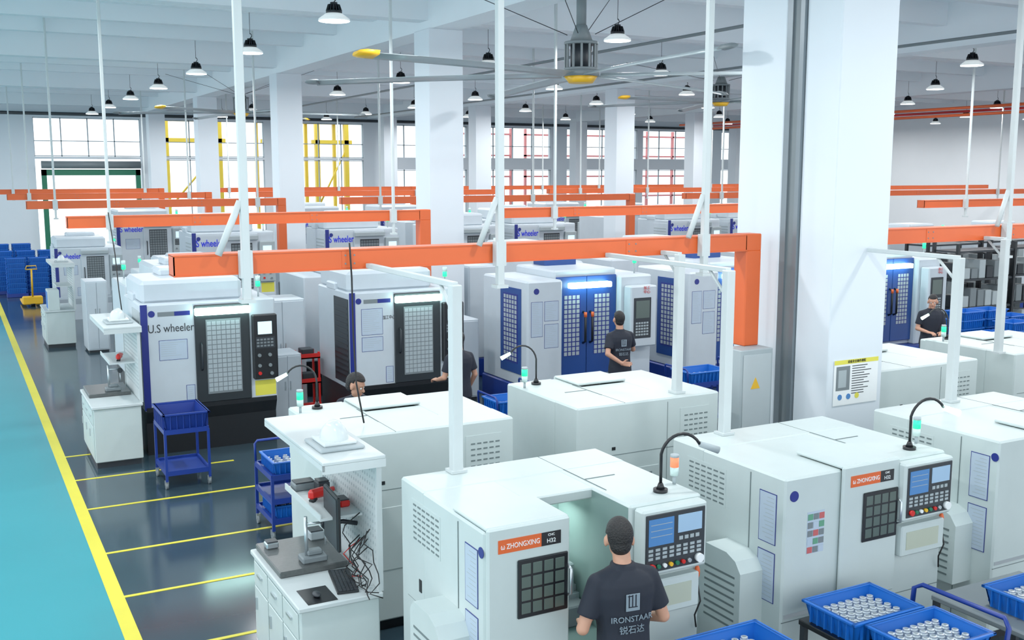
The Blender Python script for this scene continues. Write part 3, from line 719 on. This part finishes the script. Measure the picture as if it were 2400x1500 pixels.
def cart(x,y,rz,label,L=.62,W=.46,top=.72,mid=None,handle=True,m=CBLUE):
    t=thing('trolley',(x,y,0),label,'trolley','blue trolleys',rz)
    for sx in(-1,1):
        for sy in(-1,1): G().box(sx*W/2-.015,sx*W/2+.015,sy*L/2-.015,sy*L/2+.015,.1,top).obj('leg',m,t)
    for z in (top,)+((mid,) if mid else ())+(.2,):
        g=G();g.box(-W/2,W/2,-L/2,L/2,z-.012,z,0)
        for s in(-1,1): g.box(-W/2,W/2,s*L/2-.012,s*L/2+.012,z-.03,z+.03);g.box(s*W/2-.012,s*W/2+.012,-L/2,L/2,z-.03,z+.03)
        g.obj('deck',m,t)
    if handle:
        g=G();g.tube([(-W/2,L/2,top),(-W/2,L/2+.02,top+.22),(-W/2+.03,L/2+.03,top+.25),(W/2-.03,L/2+.03,top+.25),(W/2,L/2+.02,top+.22),(W/2,L/2,top)],.014);g.obj('handle',m,t)
    for sx in(-1,1):
        for sy in(-1,1):
            g=G();g.cyl((sx*W/2-.015,sy*(L/2-.03),.045),(sx*W/2+.015,sy*(L/2-.03),.045),.045,m=0,n=16);g.box(sx*W/2-.022,sx*W/2+.022,sy*(L/2-.03)-.01,sy*(L/2-.03)+.02,.05,.11,1);g.obj('caster',[GRAY,STEEL],t)
    return t
cart(2.42,13.35,0,'dark blue trolley with deep basin on top',top=.72,handle=False,L=.7,W=.52)
bs=crate(2.42,13.35,.725,90,'dark blue open basin on trolley',sc=(1.3,1.28,1.4));bs.data=CM.copy();bs.data.materials[0]=CBLUE
cart(3.08,10.95,0,'blue two-tier trolley with handle',top=.68,mid=.42,L=.66,W=.5)
crate(3.08,10.95,.685,90,'blue crate of small parts on trolley',sc=(1,1,.9));crate(3.08,10.95,.205,90,'blue crate of small parts on trolley',sc=(1,1,.9))
fill(3.08,10.95,.70,6,4,90);fill(3.08,10.95,.22,5,4,90)
def table(x,y,w,d,h,label,m=BLACK):
    t=thing('steel_table',(x,y,0),label,'table','low steel tables')
    G().box(-w/2,w/2,-d/2,d/2,h-.04,h,0,.006).obj('table_top',m,t)
    for sx in(-1,1):
        for sy in(-1,1):G().box(sx*(w/2-.03)-.02,sx*(w/2-.03)+.02,sy*(d/2-.03)-.02,sy*(d/2-.03)+.02,0,h-.04).obj('leg',DARK,t)
    return t
t=table(5.5,4.62,.85,1.15,.78,'black steel trolley table holding blue crates')
g=G();g.tube([(.43,.35,.5),(.47,.35,.92),(.50,.3,.95),(.52,-.35,.95),(.50,-.4,.9),(.43,-.4,.5)],.018);g.obj('handle',CBLUE,t,label='dark blue curved push handle')
crate(5.40,4.92,.78,0,sc=(1.14,1.1,1));fill(5.40,4.92,.815,8,5,L=.49,W=.32)
crate(5.47,4.41,.78,0,sc=(1.14,1.1,1));fill(5.47,4.41,.815,8,5,L=.49,W=.32)
table(6.75,4.6,1.0,.9,.78,'gray topped steel table',GRAY)
crate(6.72,4.5,.78,0,sc=(1.1,1.1,1));fill(6.72,4.5,.815,8,5,L=.47,W=.31)
table(4.22,4.78,.66,.6,.78,'steel stand holding blue crate')
crate(4.22,4.8,.78,0,sc=(1.2,1.2,1));fill(4.2,4.84,.815,6,5,L=.42,W=.3,jit=.01)
for (x,y,l,w_) in ((6.5,12.1,'blue trolley with crate in aisle',.7),(7.5,12.6,'blue trolley table in aisle',.9),(10.0,12.5,'blue trolley with crates in aisle',.9),(11.1,12.6,'blue trolley in aisle',.9),(14.1,12.3,'blue trolley with tools in aisle',.9),(13.0,11.6,'blue trolley beside crates in aisle',.9),(12.0,11.0,'blue trolley with crate behind lathes',.9),(8.3,11.9,'blue trolley with crate near operator',.8)):
    cart(x,y,90,l,top=.72,L=w_,W=.55);crate(x-.02,y,.725,0,sc=(1.1,1.1,1.1) if w_<.8 else (1.3,1.15,1.1))
    fill(x,y,.74,5,3,jit=.015)
def stack(x,y,n,lab):
    for k in range(n): crate(x,y,.12+k*.155,0,lab,'stacked blue crates')
    tag(G().box(x-.3,x+.3,y-.24,y+.24,0,.12,0,.01).obj('pallet',CBLUE),'blue plastic pallet under crates','pallet','pallets')
for i,(x,y,n) in enumerate(((1.45,36.9,8),(2.1,36.9,8),(2.75,36.9,8),(3.4,36.9,7),(1.75,35.9,7),(2.4,35.9,7),(3.05,35.9,6),(3.7,35.9,6),(1.4,38,9),(2.05,38,9),(16.3,12.8,8),(16.95,12.8,8),(17.6,12.8,7),(16.2,12.2,6),(16.85,12.2,7))):
    stack(x,y,n,'stack of blue plastic crates on pallet')
t=thing('pallet_jack',(2.0,33.2,0),'orange-yellow hand pallet jack on floor','pallet jack')
g=G();g.box(-.27,-.12,-.0,1.1,.06,.12,0,.01);g.box(.12,.27,0,1.1,.06,.12,0,.01);g.box(-.27,.27,-.2,.02,.06,.3,0,.03);g.obj('fork_body',YORG,t)
g=G();g.cyl((0,-.2,.3),(0,-.35,1.1),.025);g.tube([(-.15,-.35,1.1),(-.12,-.37,1.2),(.12,-.37,1.2),(.15,-.35,1.1),(-.15,-.35,1.1)],.015);g.obj('handle',YORG,t)
g=G();g.cyl((-.06,-.12,.08),(.06,-.12,.08),.08);g.obj('wheel',BLACK,t)
def rack(x,y):
    t=thing('storage_rack',(x,y,0),'dark steel storage rack with stacked fixtures','rack','storage racks')
    for sx in(-.9,.9):
        for sy in(-.3,.3):G().box(sx-.03,sx+.03,sy-.03,sy+.03,0,2.4).obj('upright',BLACK,t)
    for z in(.4,1.0,1.6,2.2): 
        sh_=G().box(-.9,.9,-.3,.3,z,z+.04).obj('shelf',DARK,t)
        if z<2:
            for k in range(7): G().box(-.85+k*.24,-.66+k*.24,-.25,.25,z+.04,z+R.uniform(.25,.45),0,.01).obj('stored_fixture',R.choice([DARK,GRAY,LGRAY]),sh_)
for x,y in((19.3,15.0),(21.3,15.2),(23.3,15.4),(20.3,16.6),(22.3,16.8)): rack(x,y)
# ------------------------------------------------------------ pipes
def pipe(p0,p1,r,m,label):
    tag(G().cyl(p0,p1,r,n=12).obj('overhead_pipe',m),label,'pipe','overhead pipes')
pipe((-2,48.6,6.28),(44,48.6,6.28),.07,DARK,'dark gray overhead pipe under ceiling')
pipe((30.4,8,6.0),(30.4,40,6.0),.05,ORANGE,'orange-red sprinkler pipe under ceiling')
pipe((31,8,5.8),(31,40,5.8),.05,ORANGE,'orange-red sprinkler pipe under ceiling')
pipe((33.8,8,6.1),(33.8,44,6.1),.05,RED,'red sprinkler pipe under ceiling')
pipe((12.2,4,6.35),(12.2,46,6.35),.03,GRAY,'gray conduit pipe under ceiling')
pipe((16.6,4,6.3),(16.6,46,6.3),.03,GRAY,'gray conduit pipe under ceiling')
# outside
GY=mat('gantry_yellow',(240,205,60),.5)
for i,(x,w) in enumerate(((11.0,2.6),(15.3,1.2),(18.2,1.6))):
    g=G()
    for sx in(-w/2,w/2):
        g.box(x+sx-.12,x+sx+.12,54,54.25,0,6.6);g.box(x+sx-.08,x+sx+.08,56,56.2,0,6.6)
    g.box(x-w/2-.3,x+w/2+.3,54,54.2,5.3,5.5);g.box(x-w/2-.1,x+w/2+.1,54,56.2,6.4,6.6)
    g.tube([(x-w/2,54.1,2),(x+w/2,54.1,5)],.05)
    tag(g.obj('gantry_frame',GY),'yellow steel gantry frame outside the windows','gantry','yellow gantries')
for i,x in enumerate((27,34,41)):
    g=G()
    for k in range(5): g.box(x-3,x+3,56,56.2,1+k*1.25,1.1+k*1.25)
    for k in range(4): g.box(x-3+k*2,x-2.9+k*2,56,56.2,0,6.4)
    tag(g.obj('scaffold_frame',mat('scaffold_red',(205,120,120),.5)),'reddish steel scaffold frame outside the windows','scaffold','scaffolds')
# ------------------------------------------------------------ people
def remesh(g,name,m,parent,vox=.008,sm=4):
    me=g.mesh(name,[m]);o=bpy.data.objects.new(name,me);COL.objects.link(o)
    md=o.modifiers.new('r','REMESH');md.mode='VOXEL';md.voxel_size=vox;md.use_smooth_shade=True
    ms=o.modifiers.new('s','SMOOTH');ms.iterations=sm;ms.factor=.5
    dg=bpy.context.evaluated_depsgraph_get();dg.update()
    nm=bpy.data.meshes.new_from_object(o.evaluated_get(dg))
    bpy.data.objects.remove(o)
    nm.materials.clear();nm.materials.append(m)
    q=bpy.data.objects.new(name,nm);COL.objects.link(q);q.parent=parent
    for p in nm.polygons:p.use_smooth=True
    return q
def hand(g,w,d,n,side,curl=35):
    w=Vector(w);d=Vector(d).normalized();n=Vector(n);n=(n-d*n.dot(d)).normalized();s=d.cross(n)*side
    for i,off in enumerate((.03,.01,-.011,-.03)):
        kn=w+d*(.09-.004*abs(i-1))+s*off
        g.cap(w+s*off*.5,kn,.019,.0115,n=10)
        L=(.04,.045,.042,.033)[i];p=kn;a=math.radians(curl*.5+i*3)
        for q,l in enumerate((L,L*.62,L*.5)):
            dd=d*math.cos(a)+n*math.sin(a)+s*(off*1.2);e=p+dd.normalized()*l
            g.cap(p,e,.0095-.001*q,.0088-.001*q,n=8);p=e;a+=math.radians(curl)
    p=w+d*.025+s*.022
    e=p+(d*.6+s*.75+n*.25).normalized()*.045;g.cap(p,e,.014,.011,n=8)
    e2=e+(d*.85+s*.25+n*.4).normalized()*.033;g.cap(e,e2,.011,.009,n=8)
def ell(c,rx,ry,n=24,p=2.4):
    out=[]
    for i in range(n):
        a=2*math.pi*i/n;ca,sa=math.cos(a),math.sin(a)
        out.append((c[0]+rx*math.copysign(abs(ca)**(2/p),ca),c[1]+ry*math.copysign(abs(sa)**(2/p),sa),c[2]))
    return out
def person(x,y,rz,label,arms,lean=0,headturn=0,nod=0,h=1.75,logo=False):
    """local frame faces +Y ; arms: dict side->(elbow,wrist,handdir,palm)"""
    t=thing('person',(x,y,0),label,'person','factory operators',rz,h/1.75)
    def ln(z): return 0 if z<.95 else math.tan(math.radians(lean))*(z-.95)
    tor=[(.84,.155,.105,0),(.92,.165,.115,0),(1.0,.15,.105,0),(1.1,.148,.102,.0),(1.22,.168,.112,0),(1.32,.182,.116,-.005),(1.38,.178,.105,-.008),(1.42,.15,.085,-.01),(1.455,.09,.068,-.005),(1.48,.058,.056,0)]
    sh={s:(s*.172,ln(1.39)-.008,1.385) for s in(-1,1)}
    nk=ln(1.45)-.008
    hipj={s:(s*.085,0,.88) for s in(-1,1)}
    kn={s:(s*.1,.02,.48) for s in(-1,1)};an={s:(s*.11,-.02,.09) for s in(-1,1)}
    hc=Vector((0,ln(1.6)+.02+nod*.03,1.635-nod*.02))
    g=G()
    g.loft([ell((0,ln(z)+cy,z),rx,ry) for z,rx,ry,cy in tor])
    g.cap((0,nk,1.44),(0,hc.y-.02,1.57),.057,.054)
    for s in(-1,1):
        el,wr,hd,pn=arms[s]
        g.cap((s*.05,nk,1.435),sh[s],.035,.046)
        g.cap(sh[s],el,.05,.038);g.cap(el,wr,.04,.027);hand(g,wr,hd,pn,s)
        g.cap(hipj[s],kn[s],.085,.055);g.cap(kn[s],an[s],.052,.038);g.cap(an[s],(s*.11,.1,.05),.035,.03)
    M=Matrix.Rotation(math.radians(headturn),3,'Z')@Matrix.Rotation(math.radians(-nod*18),3,'X')
    hg=G()
    hg.sph((0,-.01,.02),(.076,.097,.098),n=24,k=16);hg.sph((0,.03,-.05),(.056,.062,.068),n=20,k=12);hg.cap((0,.085,.0),(0,.108,-.028),.011,.015,n=10)
    hg.sph((0,.083,-.06),(.026,.014,.009));hg.sph((0,.075,-.095),(.028,.022,.02));hg.sph((0,.075,.028),(.055,.018,.012))
    for s in(-1,1):
        hg.sph((s*.082,-.0,-.014),(.013,.022,.034),n=12)
    hg.v=[tuple(M@Vector(v)+hc) for v in hg.v]
    g.add(hg.v,hg.f,0)
    remesh(g,'body',SKIN,t,.0075,3)
    for s in(-1,1):
        e=G();e.sph((s*.03,.079,.0),.011,0,n=12,k=8);e.sph((s*.03,.086,.0),.006,1,n=10,k=6);e.v=[tuple(M@Vector(v)+hc) for v in e.v]
        e.obj('eye',[WHT,BLACK],t)
    e=G();e.sph((0,.094,-.06),(.02,.006,.004),n=12,k=6);e.v=[tuple(M@Vector(v)+hc) for v in e.v];e.obj('mouth',mat('lips',(160,90,84),.5),t)
    def hf(d):
        k=1.0
        if d[1]>.1 and d[2]<.42: k=.8
        if d[2]<-.72: k=.8
        if abs(d[0])>.7 and d[2]<.05 and d[1]>-.22:k=.84
        return k*(1+.012*math.sin(5*d[0]+2)*math.sin(6*d[1]+3*d[2]))
    e=G();e.sph((0,-.013,.026),(.085,.107,.11),n=64,k=40,fn=hf);e.sph((0,-.04,-.035),(.066,.066,.062),n=24,k=14);e.v=[tuple(M@Vector(v)+hc) for v in e.v];remesh(e,'hair',HAIR,t,.005,3)
    g=G();I=.014
    st=[(.82,.172,.122,0)]+[(z,rx,ry,cy) for z,rx,ry,cy in tor if .9<z<1.47]
    g.loft([ell((0,ln(z)+cy,z),rx+I,ry+I) for z,rx,ry,cy in st])
    g.loft([ell((0,nk,1.42),.09,.085),ell((0,nk+.003,1.47),.078,.074),ell((0,nk+.008,1.492),.07,.068)])
    for s in(-1,1):
        el=Vector(arms[s][0]);a=Vector(sh[s]);m_=a.lerp(el,.72)
        g.cap((s*.05,nk,1.435),a,.052,.06)
        g.sph(a,.062);g.cyl(a,m_,.062,.064,n=20)
        g.cyl(a+Vector((-s*.04,0,-.03)),m_+Vector((-s*.015,0,0)),.06,.058,n=20)
    remesh(g,'shirt',SHIRT,t,.008,6)
    if logo:
        lg=G().box(-.045,.045,0,.004,1.24,1.345,0,.002).obj('shirt_emblem',PRINT,t);lg.location=(0,ln(1.3)-.139,0)
        g2=G();g2.box(-.034,-.004,-.0015,0,1.33,1.336);g2.box(-.03,.03,-.0015,0,1.262,1.268)
        for k in range(3): g2.box(-.03+k*.022,-.022+k*.022,-.001,.0,1.262,1.34)
        g2.obj('emblem_lines',SHIRT,lg)
        text(t,'IRONSTAAR',(0,ln(1.2)-.134,1.19),FR,.05,PRINT,sx=1.0,bend=.9)
        text(t,'锐石达',(0,ln(1.13)-.126,1.12),FR,.055,PRINT,bend=.9)
    g=G()
    g.loft([ell((0,0,.78),.15,.11),ell((0,0,.84),.168,.118),ell((0,0,.92),.172,.122),ell((0,0,1.0),.158,.112)])
    for s in(-1,1):
        g.cyl(hipj[s],kn[s],.096,.07,n=18);g.sph(hipj[s],.096);g.sph(kn[s],.07);g.cyl(kn[s],an[s],.07,.058,n=18)
    remesh(g,'trousers',TROU,t,.009,2)
    for s in(-1,1):
        g=G();g.loft([ell((s*.11,-.02,z),r1,r2,16) for (z,r1,r2) in ((.0,.05,.07),(.06,.052,.07),(.1,.045,.055))])
        g.loft([ell((s*.11,.05,z),r1,r2,16) for z,r1,r2 in((0,.05,.12),(.045,.05,.118),(.07,.035,.09))])
        g.obj('shoe',BLACK,t)
    return t
person(3.5,5.06,-8,'person in navy polo shirt working at open lathe, arms forward',
  {-1:((-.27,.0,1.12),(-.17,.22,1.05),(.35,.9,-.1),(.3,0,-1)),1:((.27,.0,1.12),(.2,.22,1.04),(-.1,1,0),(-.3,0,-1))},lean=3,headturn=-15,nod=.8,h=1.79,logo=True)
person(8.95,13.15,-5,'person in navy polo, one hand behind back, other at panel',
  {-1:((-.27,-.1,1.14),(-.08,-.2,1.0),(.9,-.15,-.15),(0,-.9,.1)),1:((.27,.08,1.15),(.36,.32,1.12),(.4,.9,0),(0,0,-1))},lean=3,h=1.76,logo=True,headturn=-5)
person(3.78,10.55,150,'person with short black hair looking down at lathe',
  {-1:((-.24,.08,1.12),(-.15,.3,1.08),(.2,.9,-.1),(.2,0,-1)),1:((.24,.08,1.12),(.15,.3,1.08),(-.2,.9,-.1),(-.2,0,-1))},lean=6,h=1.78,headturn=75,nod=1.3)
person(6.06,12.8,10,'person in dark shirt standing by machining center door',
  {-1:((-.24,.03,1.12),(-.2,.26,1.05),(0,1,0),(.2,0,-1)),1:((.25,-.02,1.12),(.24,.12,.9),(0,.6,-.8),(-1,0,0))},lean=2,h=1.72)
person(15.4,12.8,150,'person in dark shirt holding a small part near crates',
  {-1:((-.24,.03,1.12),(-.12,.26,1.08),(.5,.9,0),(.2,0,-1)),1:((.24,.03,1.12),(.12,.26,1.08),(-.5,.9,0),(-.2,0,-1))},lean=2,h=1.72,headturn=-20,nod=.8)
# ------------------------------------------------------------ world + camera
w=bpy.data.worlds.new('world');S.world=w;w.use_nodes=True
bg=w.node_tree.nodes['Background'];bg.inputs[0].default_value=(.86,.94,1,1);bg.inputs[1].default_value=2.1
cd=bpy.data.cameras.new('camera');cam=bpy.data.objects.new('camera',cd);COL.objects.link(cam);S.camera=cam
cd.sensor_width=36;cd.lens=36*2450/2400;cd.clip_end=300
cam.location=(0,0,3.9);cam.rotation_euler=(math.radians(90-8.13),0,math.radians(-28.25))
